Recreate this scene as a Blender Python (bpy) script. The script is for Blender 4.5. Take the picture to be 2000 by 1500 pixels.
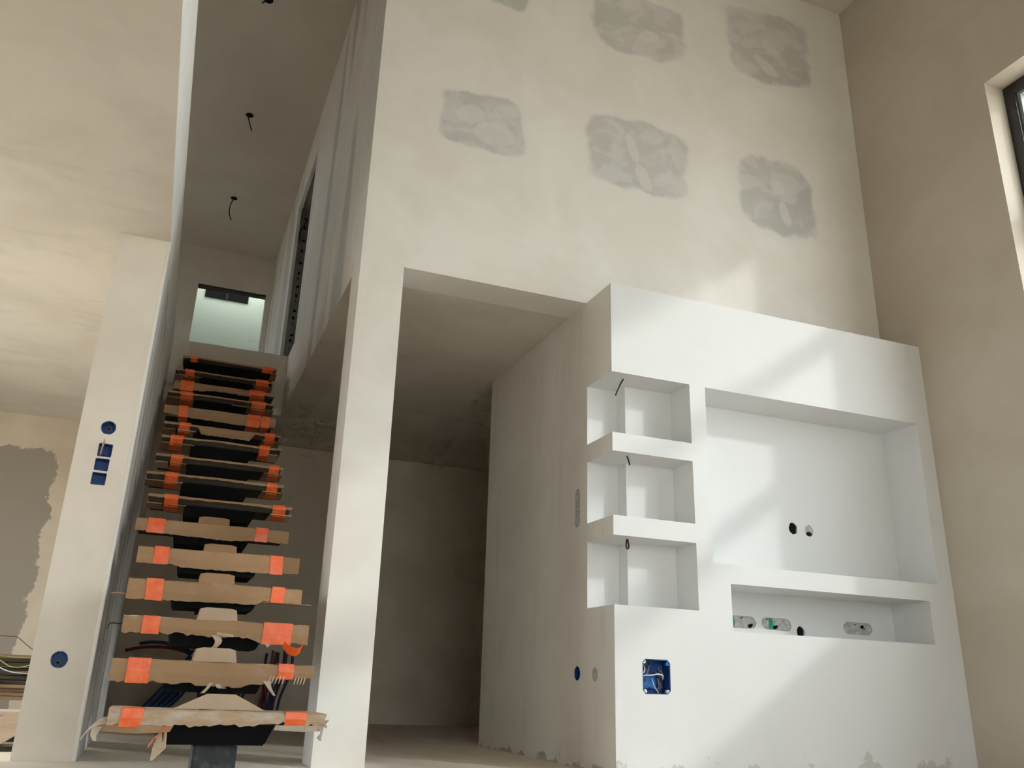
import bpy, bmesh, math, random
from mathutils import Vector, Matrix, noise as mnoise

for o in list(bpy.data.objects):
    bpy.data.objects.remove(o)
scene = bpy.context.scene
COL = scene.collection
random.seed(7)

# ------------------------------------------------------------------ camera
CAM = Vector((-2.0708, -4.158, 0.3632))
yaw, pitch, roll, FPX = 0.3490, 0.3481, 0.0381, 1683.95
fwd = Vector((math.sin(yaw) * math.cos(pitch), math.cos(yaw) * math.cos(pitch), math.sin(pitch)))
right = Vector((math.cos(yaw), -math.sin(yaw), 0))
up = right.cross(fwd)
r2 = math.cos(roll) * right + math.sin(roll) * up
u2 = -math.sin(roll) * right + math.cos(roll) * up
cam_data = bpy.data.cameras.new('camera')
cam = bpy.data.objects.new('camera', cam_data)
COL.objects.link(cam)
cam.matrix_world = Matrix(((r2.x, u2.x, -fwd.x, CAM.x), (r2.y, u2.y, -fwd.y, CAM.y),
                           (r2.z, u2.z, -fwd.z, CAM.z), (0, 0, 0, 1)))
cam_data.sensor_width = 36.0
cam_data.lens = FPX / 2000.0 * 36.0
cam_data.shift_x = (1000 - 965.70) / 2000.0
cam_data.shift_y = (729.85 - 750) / 2000.0
cam_data.clip_start = 0.05
scene.camera = cam

# ------------------------------------------------------------------ world, sun, exposure
SKY, SUN, EXPO = 6.9, 1.15, 0.0
SUN_DIR = Vector((-0.93, 1.0, -0.65))
world = bpy.data.worlds.new('sky')
scene.world = world
world.use_nodes = True
bg = world.node_tree.nodes['Background']
bg.inputs[0].default_value = (0.89, 0.945, 1.0, 1)
bg.inputs[1].default_value = SKY
sun_data = bpy.data.lights.new('sun', 'SUN')
sun_data.energy = SUN
sun_data.angle = math.radians(2.6)
sun_data.color = (1.0, 0.985, 0.965)
sun = bpy.data.objects.new('sun', sun_data)
COL.objects.link(sun)
sun.rotation_euler = SUN_DIR.to_track_quat('-Z', 'Y').to_euler()
sun.location = (8, -10, 9)


def portal(name, loc, direction, sx, sy):
    """Sampling portal in a window opening (guides the sky light, adds none)."""
    ld = bpy.data.lights.new(name, 'AREA')
    ld.shape = 'RECTANGLE'
    ld.size, ld.size_y = sx, sy
    ld.cycles.is_portal = True
    ob = bpy.data.objects.new(name, ld)
    COL.objects.link(ob)
    ob.location = loc
    ob.rotation_euler = Vector(direction).to_track_quat('-Z', 'Z' if abs(direction[2]) < .5 else 'Y').to_euler()
    return ob


portal('window_portal', (2.50, -2.83, 2.63), (-1, 0, 0), 3.5, 2.7)
portal('added_glazing_portal', (-1.0, -5.80, 1.2), (0, 1, 0), 2.8, 2.2)
portal('added_patio_portal', (-4.9, 1.2, 1.05), (1, 0, 0), 3.4, 2.1)
portal('added_gallery_portal', (-4.9, 3.7, 4.15), (1, 0, 0), 1.4, 1.1)
portal('added_skylight_portal', (-1.75, 6.62, 5.58), (0, 0, -1), 1.3, 0.44)  # in the unseen skylight added to light the green board

vs = scene.view_settings
vs.view_transform = 'Standard'
vs.look = 'None'
vs.gamma = 1
vs.use_curve_mapping = False
vs.exposure = EXPO
scene.cycles.max_bounces = 6
scene.cycles.diffuse_bounces = 5
scene.cycles.adaptive_threshold = 0.08
scene.cycles.adaptive_min_samples = 12
scene.cycles.sample_clamp_indirect = 6.0
scene.cycles.caustics_reflective = False
scene.cycles.caustics_refractive = False
scene.cycles.use_denoising = True

# ------------------------------------------------------------------ measured layout (metres)
Z1, Z2, ZC = 2.50, 3.05, 5.4225          # ground ceiling, upper floor, top ceiling
XL, XP, XD, XR = -2.31, -1.345, -1.106, 2.207
D = 0.302                                # media wall stands this far out of the back wall
YC, XC0 = 0.241, -2.56                   # stub wall left of the stairs
YS, YB, YE, YF = 1.57, 4.24, 3.20, 6.20
YR = -5.70                               # rear wall behind the viewer


# ------------------------------------------------------------------ material helpers
class NT:
    def __init__(self, name, rough=0.85, spec=0.3):
        self.m = bpy.data.materials.new(name)
        self.m.use_nodes = True
        self.t = self.m.node_tree
        self.b = self.t.nodes['Principled BSDF']
        self.b.inputs['Roughness'].default_value = rough
        self.b.inputs['Specular IOR Level'].default_value = spec
        self.co = self.t.nodes.new('ShaderNodeTexCoord').outputs['Object']

    def put(self, sock, v):
        if isinstance(v, bpy.types.NodeSocket):
            self.t.links.new(v, sock)
        elif isinstance(v, (tuple, list)):
            sock.default_value = tuple(v) + (1,) if len(v) == 3 and sock.type == 'RGBA' else v
        else:
            sock.default_value = v

    def math(self, op, a, b=0.0, c=0.0, clamp=False):
        n = self.t.nodes.new('ShaderNodeMath')
        n.operation = op
        n.use_clamp = clamp
        for i, v in enumerate((a, b, c)):
            self.put(n.inputs[i], v)
        return n.outputs[0]

    def noise(self, scale, detail=4, rough=.55, vec=None, dist=0.0):
        n = self.t.nodes.new('ShaderNodeTexNoise')
        self.put(n.inputs['Vector'], vec or self.co)
        n.inputs['Scale'].default_value = scale
        n.inputs['Detail'].default_value = detail
        n.inputs['Roughness'].default_value = rough
        n.inputs['Distortion'].default_value = dist
        return n.outputs['Fac']

    def mapping(self, scale, loc=(0, 0, 0)):
        n = self.t.nodes.new('ShaderNodeMapping')
        self.put(n.inputs[0], self.co)
        n.inputs['Scale'].default_value = scale
        n.inputs['Location'].default_value = loc
        return n.outputs[0]

    def sep(self):
        n = self.t.nodes.new('ShaderNodeSeparateXYZ')
        self.put(n.inputs[0], self.co)
        return n.outputs

    def step(self, v, lo, hi):
        n = self.t.nodes.new('ShaderNodeMapRange')
        n.interpolation_type = 'SMOOTHSTEP'
        self.put(n.inputs[0], v)
        n.inputs[1].default_value = lo
        n.inputs[2].default_value = hi
        return n.outputs[0]

    def mix(self, f, a, b):
        n = self.t.nodes.new('ShaderNodeMix')
        n.data_type = 'RGBA'
        self.put(n.inputs[0], f)
        self.put(n.inputs[6], a)
        self.put(n.inputs[7], b)
        return n.outputs[2]

    def bump(self, h, strength=.2, dist=.01):
        n = self.t.nodes.new('ShaderNodeBump')
        n.inputs['Strength'].default_value = strength
        n.inputs['Distance'].default_value = dist
        self.put(n.inputs['Height'], h)
        self.t.links.new(n.outputs[0], self.b.inputs['Normal'])

    def color(self, c):
        self.put(self.b.inputs['Base Color'], c)
        return self.m


def simple(name, c, rough=.6, spec=.3, metal=0.0, vary=.12, scale=30):
    n = NT(name, rough, spec)
    n.b.inputs['Metallic'].default_value = metal
    f = n.noise(scale, 3)
    dark = tuple(x * (1 - vary) for x in c)
    lite = tuple(min(1, x * (1 + vary)) for x in c)
    return n.color(n.mix(f, dark, lite))


def plaster_nodes(name, a, b, rough=.9, scale=1.6):
    """Skimmed plaster: broad cloudy tone plus fine trowel relief."""
    n = NT(name, rough, .2)
    broad = n.noise(scale, 4, .6, dist=.4)
    col = n.mix(n.step(broad, .35, .68), a, b)
    n.bump(n.noise(14, 2), .05, .01)
    return n, col


def plaster(name, a, b, **k):
    n, c = plaster_nodes(name, a, b, **k)
    return n.color(c)


M = {}
M['plaster'] = plaster('skimmed_plaster', (.69, .635, .56), (.76, .71, .64))
M['white'] = plaster('white_paint', (.745, .745, .74), (.775, .775, .77), rough=.7, scale=1.1)
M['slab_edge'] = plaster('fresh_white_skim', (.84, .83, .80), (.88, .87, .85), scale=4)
M['stub'] = plaster('warm_skim_coat', (.78, .71, .62), (.85, .785, .70), scale=2.2)
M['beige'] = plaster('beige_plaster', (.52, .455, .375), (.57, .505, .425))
M['hall'] = plaster('hall_plaster', (.60, .545, .47), (.67, .615, .54))

# back wall: six boarded-over openings show as grey filler patches with pale dabs
n, base = plaster_nodes('patched_plaster', (.78, .742, .685), (.845, .815, .77))
x, y, z = n.sep()
wx = n.math('ADD', x, n.math('MULTIPLY', n.math('SUBTRACT', n.noise(3.2, 4, .55), .5), .24))
wz = n.math('ADD', z, n.math('MULTIPLY', n.math('SUBTRACT', n.noise(3.0, 4, .55, n.mapping((1, 1, 1), (7, 3, 1))), .5), .22))


def boxdist(cx, cz, hx, hz):
    u = n.math('POWER', n.math('DIVIDE', n.math('ABSOLUTE', n.math('SUBTRACT', wx, cx)), hx), 4.6)
    v = n.math('POWER', n.math('DIVIDE', n.math('ABSOLUTE', n.math('SUBTRACT', wz, cz)), hz), 4.6)
    return n.math('POWER', n.math('ADD', u, v), .2174)


def ell(cx, cz, hx, hz, rot):
    ca, sa = math.cos(rot), math.sin(rot)
    dx = n.math('SUBTRACT', n.math('ADD', n.math('MULTIPLY', x, .45), n.math('MULTIPLY', wx, .55)), cx)
    dz = n.math('SUBTRACT', n.math('ADD', n.math('MULTIPLY', z, .45), n.math('MULTIPLY', wz, .55)), cz)
    u = n.math('DIVIDE', n.math('ADD', n.math('MULTIPLY', dx, ca), n.math('MULTIPLY', dz, sa)), hx)
    v = n.math('DIVIDE', n.math('SUBTRACT', n.math('MULTIPLY', dz, ca), n.math('MULTIPLY', dx, sa)), hz)
    return n.math('ADD', n.math('MULTIPLY', u, u), n.math('MULTIPLY', v, v))


dist = None
for (cx, cz, hx, hz) in ((-.70, 3.57, .27, .19), (.37, 3.62, .36, .25), (1.45, 3.60, .31, .28),
                         (.40, 4.68, .35, .25), (1.50, 4.86, .35, .31), (-.63, 4.74, .22, .26)):
    dd = boxdist(cx, cz, hx, hz)
    dist = dd if dist is None else n.math('MINIMUM', dist, dd)
mask = n.math('SUBTRACT', 1.0, n.step(dist, .94, 1.10))
halo = n.math('MULTIPLY', n.math('SUBTRACT', 1.0, n.step(dist, 1.08, 1.42)), .7)
blot = n.step(n.noise(4.5, 4, .6, n.mapping((1, 1, 1.5), (2, 5, 9)), .6), .40, .58)
dabs = None
for (cx, cz, hx, hz, rt) in ((-.78, 3.60, .11, .07, .3), (-.62, 3.50, .13, .08, 0), (.33, 3.66, .035, .10, .35),
                             (.40, 3.47, .05, .10, .4), (1.46, 3.66, .06, .06, 0), (1.50, 3.46, .045, .10, .3),
                             (.36, 4.86, .08, .07, .6), (.48, 4.60, .10, .05, .3), (1.50, 4.85, .05, .10, .8),
                             (1.45, 4.68, .05, .12, .9), (-.55, 4.66, .10, .05, 0)):
    e = ell(cx, cz, hx, hz, rt)
    dabs = e if dabs is None else n.math('MINIMUM', dabs, e)
dab = n.math('SUBTRACT', 1.0, n.step(dabs, .7, 1.15))
grey = n.mix(blot, (.585, .575, .555), (.455, .45, .435))
col = n.mix(halo, base, (.80, .765, .72))
col = n.mix(n.math('MULTIPLY', mask, n.math('ADD', .38, n.math('MULTIPLY', n.noise(2.1, 3, .5, n.mapping((1, 1, 1), (5, 5, 5))), .55))), col, grey)
col = n.mix(n.math('MULTIPLY', dab, .6), col, (.74, .71, .665))
M['patched'] = n.color(col)

# ground floor back wall: bare brown board left of the stairs, ragged filler edge
n, base = plaster_nodes('half_skimmed_wall', (.63, .535, .42), (.71, .615, .50))
x, y, z = n.sep()
rag = n.math('MULTIPLY', n.math('SUBTRACT', n.noise(5, 6, .65), .5), .30)
ex = n.math('ADD', n.math('ADD', x, 3.12), rag)
ez = n.math('ADD', n.math('SUBTRACT', z, 2.20), rag)
bare = n.math('SUBTRACT', 1.0, n.step(n.math('MAXIMUM', ex, ez), -.008, .008))
fleck = n.step(n.noise(9, 3, .5, n.mapping((1, 1, 1.6), (1, 2, 3))), .735, .75)
bare = n.math('MULTIPLY', bare, n.math('SUBTRACT', 1.0, n.math('MULTIPLY', fleck, .8)))
M['half'] = n.color(n.mix(bare, base, (.36, .315, .27)))

# ceiling over the left side: long filler swipes
n, base = plaster_nodes('ceiling_plaster', (.66, .60, .525), (.73, .675, .60))
sw = n.noise(2.2, 5, .6, n.mapping((.7, 2.4, 1), (3, 1, 0)), .8)
M['ceil'] = n.color(n.mix(n.math('MULTIPLY', n.step(sw, .54, .70), .45), base, (.55, .515, .48)))
M['ceil_top'] = plaster('upper_ceiling_plaster', (.62, .56, .475), (.68, .62, .535), scale=.8)


def streaked(name, axis, light, dark, thr=(.42, .62)):
    """Joint compound pulled down in long vertical streaks."""
    n, base = plaster_nodes(name, light, tuple(c * 1.06 for c in light))
    s = n.noise(1.0, 3, .5, n.mapping((axis, axis, .30), (3, 8, 0)), .6)
    c = n.mix(n.math('MULTIPLY', n.step(s, *thr), .8), base, dark)
    return n.color(c)


M['streak_left'] = streaked('streaked_joint_compound', 8, (.80, .785, .755), (.46, .455, .44), (.42, .66))
M['streak_right'] = streaked('streaked_stair_wall', 2.6, (.84, .785, .72), (.58, .56, .54), (.52, .62))

# white wall of the media unit: bare ragged strip along the floor
n, base = plaster_nodes('white_paint_ragged_foot', (.745, .745, .74), (.775, .775, .77), rough=.7, scale=1.1)
x, y, z = n.sep()
rg = n.noise(4.5, 5, .66, n.mapping((1, 1, 1.4), (2.3, 0, 0)))
foot = n.step(n.math('SUBTRACT', rg, n.math('MULTIPLY', z, 1.7)), .455, .475)
M['media'] = n.color(n.mix(n.math('MULTIPLY', foot, .7), base, (.54, .525, .50)))
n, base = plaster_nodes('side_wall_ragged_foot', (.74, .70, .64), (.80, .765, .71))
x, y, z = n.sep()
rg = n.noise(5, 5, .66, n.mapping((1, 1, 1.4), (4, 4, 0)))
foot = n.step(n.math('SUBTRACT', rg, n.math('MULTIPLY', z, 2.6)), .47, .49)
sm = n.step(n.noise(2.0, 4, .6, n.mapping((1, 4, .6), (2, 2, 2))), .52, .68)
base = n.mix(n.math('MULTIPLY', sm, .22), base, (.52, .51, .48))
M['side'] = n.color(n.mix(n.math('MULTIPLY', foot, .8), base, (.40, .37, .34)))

# screed floor
n = NT('dusty_screed', .8, .3)
c = n.mix(n.step(n.noise(.9, 6, .6), .35, .65), (.67, .58, .475), (.77, .685, .58))
n.bump(n.noise(25, 5), .15, .01)
M['floor'] = n.color(n.mix(n.math('MULTIPLY', n.step(n.noise(3, 4, .6), .5, .7), .5), c, (.74, .68, .60)))
M['terrace'] = simple('terrace_concrete', (.66, .60, .52), .9, .2, scale=2)

# cardboard
n = NT('corrugated_cardboard', .9, .1)
c = n.mix(n.noise(6, 5, .6), (.33, .20, .108), (.46, .295, .172))
x, y, z = n.sep()
dustm = n.step(n.noise(11, 6, .7), .50, .72)
geo = n.t.nodes.new('ShaderNodeNewGeometry')
sepn = n.t.nodes.new('ShaderNodeSeparateXYZ')
n.t.links.new(geo.outputs['Normal'], sepn.inputs[0])
topm = n.step(sepn.outputs[2], .5, .9)
c = n.mix(n.math('MULTIPLY', n.math('MULTIPLY', dustm, n.math('ADD', .18, topm)), .8), c, (.62, .57, .51))
n.bump(n.noise(60, 3), .2, .003)
M['card'] = n.color(c)
n = NT('dusty_cardboard', .9, .1)
c = n.mix(n.noise(6, 4, .6), (.42, .29, .18), (.54, .39, .26))
M['card_dusty'] = n.color(n.mix(n.math('MULTIPLY', n.step(n.noise(7, 6, .7, n.mapping((1, 3, 3))),   .40, .66), .75), c, (.60, .55, .49)))
M['card_pale'] = simple('pale_cardboard', (.56, .43, .31), .9, .1, vary=.15, scale=8)
M['card_torn'] = simple('torn_cardboard_fluff', (.50, .42, .34), .95, .1, vary=.3, scale=40)
n = NT('orange_tape', .38, .45)
M['tape'] = n.color(n.mix(n.step(n.noise(22, 4, .6), .4, .7), (.90, .125, .02), (.95, .20, .05)))
n.bump(n.noise(30, 4), .3, .006)
M['tape_back'] = simple('orange_tape_back', (.90, .42, .32), .35, .5)
M['black'] = simple('black_steel', (.006, .006, .006), .8, .08, vary=.2, scale=14)
n = NT('dusty_black_steel', .5, .35)
M['black_dusty'] = n.color(n.mix(n.step(n.noise(9, 6, .65), .48, .75), (.022, .024, .026), (.10, .105, .11)))
M['tread_board'] = simple('dark_tread_board', (.055, .044, .034), .8, .1, vary=.2, scale=10)
M['blue'] = simple('blue_plastic', (.012, .065, .24), .4, .45, vary=.15)
M['blue_lit'] = simple('lit_blue_plastic', (.012, .17, .52), .4, .45, vary=.2)  # lit copy of the blue plastic, its brightness put into the colour
M['hole'] = simple('dark_cavity', (.012, .011, .011), .9, .1)
n = NT('raw_plug_filler', .95, .1)
c = n.mix(n.step(n.noise(45, 5, .7), .35, .7), (.36, .35, .335), (.62, .61, .59))
M['plug'] = n.color(n.mix(n.step(n.noise(90, 3, .6), .66, .72), c, (.03, .03, .03)))
M['green'] = simple('green_tape', (.02, .30, .19), .5, .3)
M['cable'] = simple('dark_cable', (.028, .024, .02), .5, .3)
M['w_white'] = simple('white_wire', (.72, .72, .70), .4, .4)
M['w_grey'] = simple('grey_wire', (.20, .17, .15), .5, .4)
M['w_brown'] = simple('brown_wire', (.18, .09, .06), .5, .4)
M['w_blue'] = simple('blue_wire', (.03, .10, .40), .4, .4)
M['w_copper'] = simple('pink_copper_wire', (.55, .30, .24), .5, .4)
M['w_yellow'] = simple('yellow_green_wire', (.42, .44, .14), .5, .4)
M['pipe_blue'] = simple('blue_pipe', (.018, .05, .13), .45, .4)
M['pipe_red'] = simple('red_pipe', (.20, .018, .025), .45, .4)
M['pipe_clip'] = simple('grey_clip', (.45, .43, .40), .6, .3)
M['frame'] = simple('anthracite_frame', (.030, .032, .035), .35, .5, vary=.08)
M['gasket'] = simple('grey_gasket', (.30, .31, .32), .4, .4)
M['zinc'] = simple('galvanised_stud', (.42, .44, .44), .38, .5, metal=.7, vary=.3, scale=60)
M['gyp_white'] = simple('white_board_edge', (.86, .85, .82), .9, .1)
n = NT('pale_green_board', .9, .15)
sm = n.step(n.noise(4, 4, .6, n.mapping((1, 1, 2.5))), .60, .72)
M['greenboard'] = n.color(n.mix(n.math('MULTIPLY', sm, .35), (.60, .70, .60), (.42, .46, .41)))


def wood(name, a, b, axis):
    n = NT(name, .8, .2)
    sc = [22, 22, 22]
    sc[axis] = 1.6
    g = n.noise(1.0, 5, .6, n.mapping(tuple(sc)), .6)
    n.bump(g, .12, .003)
    return n.color(n.mix(n.step(g, .3, .7), a, b))


M['wood_dark'] = wood('weathered_board', (.030, .024, .017), (.085, .066, .046), 0)
M['wood_brown'] = wood('brown_board', (.20, .12, .06), (.33, .21, .12), 0)
M['wood_light'] = wood('light_timber', (.50, .38, .28), (.64, .52, .41), 0)

g = bpy.data.materials.new('window_glass')
g.use_nodes = True
t = g.node_tree
t.nodes.clear()
out = t.nodes.new('ShaderNodeOutputMaterial')
tr = t.nodes.new('ShaderNodeBsdfTransparent')
tr.inputs[0].default_value = (.95, .97, .96, 1)
gl = t.nodes.new('ShaderNodeBsdfGlossy')
gl.inputs['Roughness'].default_value = .02
mx = t.nodes.new('ShaderNodeMixShader')
mx.inputs[0].default_value = .05
t.links.new(tr.outputs[0], mx.inputs[1])
t.links.new(gl.outputs[0], mx.inputs[2])
t.links.new(mx.outputs[0], out.inputs[0])
M['glass'] = g


# ------------------------------------------------------------------ mesh helpers
def quadbox(bm, x0, x1, y0, y1, z0, z1):
    v = [bm.verts.new(p) for p in ((x0, y0, z0), (x1, y0, z0), (x1, y1, z0), (x0, y1, z0),
                                   (x0, y0, z1), (x1, y0, z1), (x1, y1, z1), (x0, y1, z1))]
    for f in ((0, 3, 2, 1), (4, 5, 6, 7), (0, 1, 5, 4), (1, 2, 6, 5), (2, 3, 7, 6), (3, 0, 4, 7)):
        bm.faces.new([v[i] for i in f])


def link(name, bm, mat, parent=None, smooth=False):
    bmesh.ops.recalc_face_normals(bm, faces=bm.faces[:])
    me = bpy.data.meshes.new(name)
    bm.to_mesh(me)
    bm.free()
    for mm in (mat if isinstance(mat, (list, tuple)) else [mat]):
        me.materials.append(mm)
    if smooth:
        for p in me.polygons:
            p.use_smooth = True
    o = bpy.data.objects.new(name, me)
    COL.objects.link(o)
    if parent is not None:
        o.parent = parent
        o.matrix_parent_inverse = Matrix.Translation(-parent.location)
    return o


def boxes(name, lst, mat, parent=None, bevel=0.0):
    bm = bmesh.new()
    for b in lst:
        quadbox(bm, *b)
    if bevel:
        bmesh.ops.bevel(bm, geom=bm.edges[:], offset=bevel, segments=2, affect='EDGES')
    return link(name, bm, mat, parent)


def thing(name, label, cat, loc, group=None):
    o = bpy.data.objects.new(name, None)
    COL.objects.link(o)
    o.location = loc
    o.empty_display_size = .1
    return tag(o, label, cat, group)


def tag(o, label, cat, group=None):
    o['label'], o['category'] = label, cat
    if group:
        o['group'] = group
    return o


def struct(o, label=None):
    o['kind'] = 'structure'
    if label:
        o['label'] = label
    return o


def catmull(pts, sub=6):
    pts = [Vector(p) for p in pts]
    if len(pts) < 3:
        return pts
    P = [2 * pts[0] - pts[1]] + pts + [2 * pts[-1] - pts[-2]]
    out = []
    for i in range(1, len(P) - 2):
        a, b, c, d = P[i - 1], P[i], P[i + 1], P[i + 2]
        for s in range(sub):
            u = s / sub
            out.append(.5 * ((2 * b) + (c - a) * u + (2 * a - 5 * b + 4 * c - d) * u * u + (3 * b - a - 3 * c + d) * u ** 3))
    out.append(pts[-1])
    return out


def tube_bm(bm, pts, r, seg=8, sub=6):
    pts = catmull(pts, sub)
    tang = [(pts[min(i + 1, len(pts) - 1)] - pts[max(i - 1, 0)]).normalized() for i in range(len(pts))]
    ref = Vector((0, 0, 1)) if abs(tang[0].z) < .9 else Vector((1, 0, 0))
    nrm = tang[0].cross(ref).normalized()
    rings = []
    for i, p in enumerate(pts):
        nrm = (nrm - tang[i] * nrm.dot(tang[i])).normalized()
        bn = tang[i].cross(nrm)
        rings.append([bm.verts.new(p + r * (math.cos(2 * math.pi * k / seg) * nrm + math.sin(2 * math.pi * k / seg) * bn)) for k in range(seg)])
    for a, b in zip(rings, rings[1:]):
        for k in range(seg):
            bm.faces.new((a[k], a[(k + 1) % seg], b[(k + 1) % seg], b[k]))
    bm.faces.new(rings[0][::-1])
    bm.faces.new(rings[-1])


def tube(name, pts, r, mat, parent=None, seg=8, sub=6):
    bm = bmesh.new()
    tube_bm(bm, pts, r, seg, sub)
    return link(name, bm, mat, parent, True)


def prism_bm(bm, prof, to3, a, b):
    """Extrude the 2D profile between depths a and b; to3(u, v, depth) gives the point."""
    A = [bm.verts.new(to3(u, v, a)) for u, v in prof]
    B = [bm.verts.new(to3(u, v, b)) for u, v in prof]
    k = len(prof)
    bm.faces.new(A[::-1])
    bm.faces.new(B)
    for i in range(k):
        bm.faces.new((A[i], A[(i + 1) % k], B[(i + 1) % k], B[i]))


def sheet_bm(bm, grid, th):
    """Thin closed sheet from a grid of points, thickness th along its averaged normals."""
    R, Cn = len(grid), len(grid[0])
    G = [[Vector(p) for p in row] for row in grid]

    def nrm(i, j):
        a = G[min(i + 1, R - 1)][j] - G[max(i - 1, 0)][j]
        b = G[i][min(j + 1, Cn - 1)] - G[i][max(j - 1, 0)]
        v = a.cross(b)
        return v.normalized() if v.length > 1e-9 else Vector((0, -1, 0))
    A = [[bm.verts.new(G[i][j] + nrm(i, j) * th / 2) for j in range(Cn)] for i in range(R)]
    B = [[bm.verts.new(G[i][j] - nrm(i, j) * th / 2) for j in range(Cn)] for i in range(R)]
    for i in range(R - 1):
        for j in range(Cn - 1):
            bm.faces.new((A[i][j], A[i + 1][j], A[i + 1][j + 1], A[i][j + 1]))
            bm.faces.new((B[i][j], B[i][j + 1], B[i + 1][j + 1], B[i + 1][j]))
    for i in range(R - 1):
        bm.faces.new((A[i][0], B[i][0], B[i + 1][0], A[i + 1][0]))
        bm.faces.new((A[i][-1], A[i + 1][-1], B[i + 1][-1], B[i][-1]))
    for j in range(Cn - 1):
        bm.faces.new((A[0][j], A[0][j + 1], B[0][j + 1], B[0][j]))
        bm.faces.new((A[-1][j], B[-1][j], B[-1][j + 1], A[-1][j + 1]))


def ring_pts(kind, hw, hh, jag=0.0, seg=20, seed=0):
    rnd = random.Random(seed)
    out = []
    if kind == 'round':
        for i in range(seg):
            a = 2 * math.pi * i / seg
            k = 1 + rnd.uniform(-jag, jag)
            out.append((hw * k * math.cos(a), hh * k * math.sin(a)))
    elif kind == 'slot':                       # stadium, long axis = larger of hw, hh
        r = min(hw, hh)
        L = max(hw, hh) - r
        for i in range(seg):
            a = 2 * math.pi * (i + .5) / seg
            k = 1 + rnd.uniform(-jag, jag)
            u, v = r * k * math.cos(a), r * k * math.sin(a)
            if hw >= hh:
                u += L if u > 0 else -L
            else:
                v += L if v > 0 else -L
            out.append((u, v))
    else:                                      # square with clipped corners
        c = min(hw, hh) * (.10 if kind == 'square' else .20)
        for u, v in ((hw, -hh + c), (hw, hh - c), (hw - c, hh), (-hw + c, hh), (-hw, hh - c), (-hw, -hh + c), (-hw + c, -hh), (hw - c, -hh)):
            out.append((u * (1 + rnd.uniform(-jag, jag)), v * (1 + rnd.uniform(-jag, jag))))
    return out


def frame_fn(face, c):
    """3D placement of a wall fitting: 'Y' faces -Y, 'X' faces -X; depth goes into the wall."""
    if face == 'Y':
        return lambda u, v, dp: (c[0] + u, c[1] + dp, c[2] + v)
    return lambda u, v, dp: (c[0] + dp, c[1] - u, c[2] + v)


def cut(obj, cutters):
    """Cut real recesses into a wall mesh."""
    for prof, to3, depth in cutters:
        bm = bmesh.new()
        prism_bm(bm, prof, to3, -.05, depth)
        tool = link('cutter', bm, M['hole'])
        md = obj.modifiers.new('cut', 'BOOLEAN')
        md.operation, md.solver, md.object = 'DIFFERENCE', 'EXACT', tool
        dg = bpy.context.evaluated_depsgraph_get()
        me = bpy.data.meshes.new_from_object(obj.evaluated_get(dg))
        obj.modifiers.clear()
        obj.data = me
        bpy.data.objects.remove(tool)


def cup(name, prof, to3, depth, mat, parent=None, wall=.003, front=.001):
    """Open box liner: side wall of thickness `wall` and a bottom, mouth at depth `front`."""
    bm = bmesh.new()
    k = len(prof)
    hw = max(abs(u) for u, v in prof)
    hh = max(abs(v) for u, v in prof)
    o = [(u * (1 - .0015 / hw), v * (1 - .0015 / hh)) for u, v in prof]
    i_ = [(u * (1 - (.0015 + wall) / hw), v * (1 - (.0015 + wall) / hh)) for u, v in prof]
    of = [bm.verts.new(to3(u, v, front)) for u, v in o]
    ob = [bm.verts.new(to3(u, v, depth - .002)) for u, v in o]
    if_ = [bm.verts.new(to3(u, v, front)) for u, v in i_]
    ib = [bm.verts.new(to3(u, v, depth - .006)) for u, v in i_]
    for j in range(k):
        q = (j + 1) % k
        bm.faces.new((of[j], of[q], ob[q], ob[j]))
        bm.faces.new((if_[j], ib[j], ib[q], if_[q]))
        bm.faces.new((of[j], if_[j], if_[q], of[q]))
    bm.faces.new(ob)
    bm.faces.new(ib[::-1])
    return link(name, bm, mat, parent)


def plug(name, prof, to3, d0, d1, mat, parent=None):
    bm = bmesh.new()
    prism_bm(bm, [(u * .985, v * .985) for u, v in prof], to3, d0, d1)
    return link(name, bm, mat, parent)


# ------------------------------------------------------------------ structure
struct(boxes('floor', [(-5.0, 2.56, YR - .25, 7.2, -.12, 0)], M['floor']), 'dusty pale screed floor')
struct(boxes('terrace', [(-40, 40, -45, YR - .25, -.30, -.14), (2.56, 40, YR - .25, 40, -.30, -.14), (-40, -5.0, YR - .25, 40, -.30, -.14)], M['terrace']), 'concrete ground outside the house')
struct(boxes('ceiling', [(-5.2, 3.1, YR - .6, 6.40, ZC, 5.62), (-5.2, 3.1, 6.84, 7.2, ZC, 5.62),
                         (-5.2, -2.4, 6.40, 6.84, ZC, 5.62), (-1.1, 3.1, 6.40, 6.84, ZC, 5.62)], M['ceil_top']),  # gap over the end room is an added skylight
       'high upper ceiling over the stairwell and living room')
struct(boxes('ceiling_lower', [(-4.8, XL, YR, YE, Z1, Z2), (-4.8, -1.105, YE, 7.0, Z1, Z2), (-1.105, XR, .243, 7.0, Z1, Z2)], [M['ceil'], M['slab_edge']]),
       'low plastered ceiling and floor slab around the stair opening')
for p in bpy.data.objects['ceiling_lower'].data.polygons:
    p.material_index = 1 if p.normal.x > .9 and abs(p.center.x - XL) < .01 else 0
struct(boxes('wall_back', [(XP, XD, 0, .243, 0, Z1), (XP, XR, 0, .243, Z1, ZC), (.12, XR, 0, .243, 0, Z1)], M['patched']),
       'tall plastered wall with grey filler patches above the doorway')
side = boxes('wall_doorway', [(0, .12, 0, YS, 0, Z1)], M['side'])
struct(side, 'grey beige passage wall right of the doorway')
struct(boxes('wall_closet', [(.12, XR, YS - .12, YS, 0, Z1)], M['plaster']), 'wall closing off the block behind the media wall')
struct(boxes('wall_passage', [(-4.8, XR, YB, YB + .15, 0, Z1)], M['half']), 'ground floor back wall with bare brown board at left')
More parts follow.
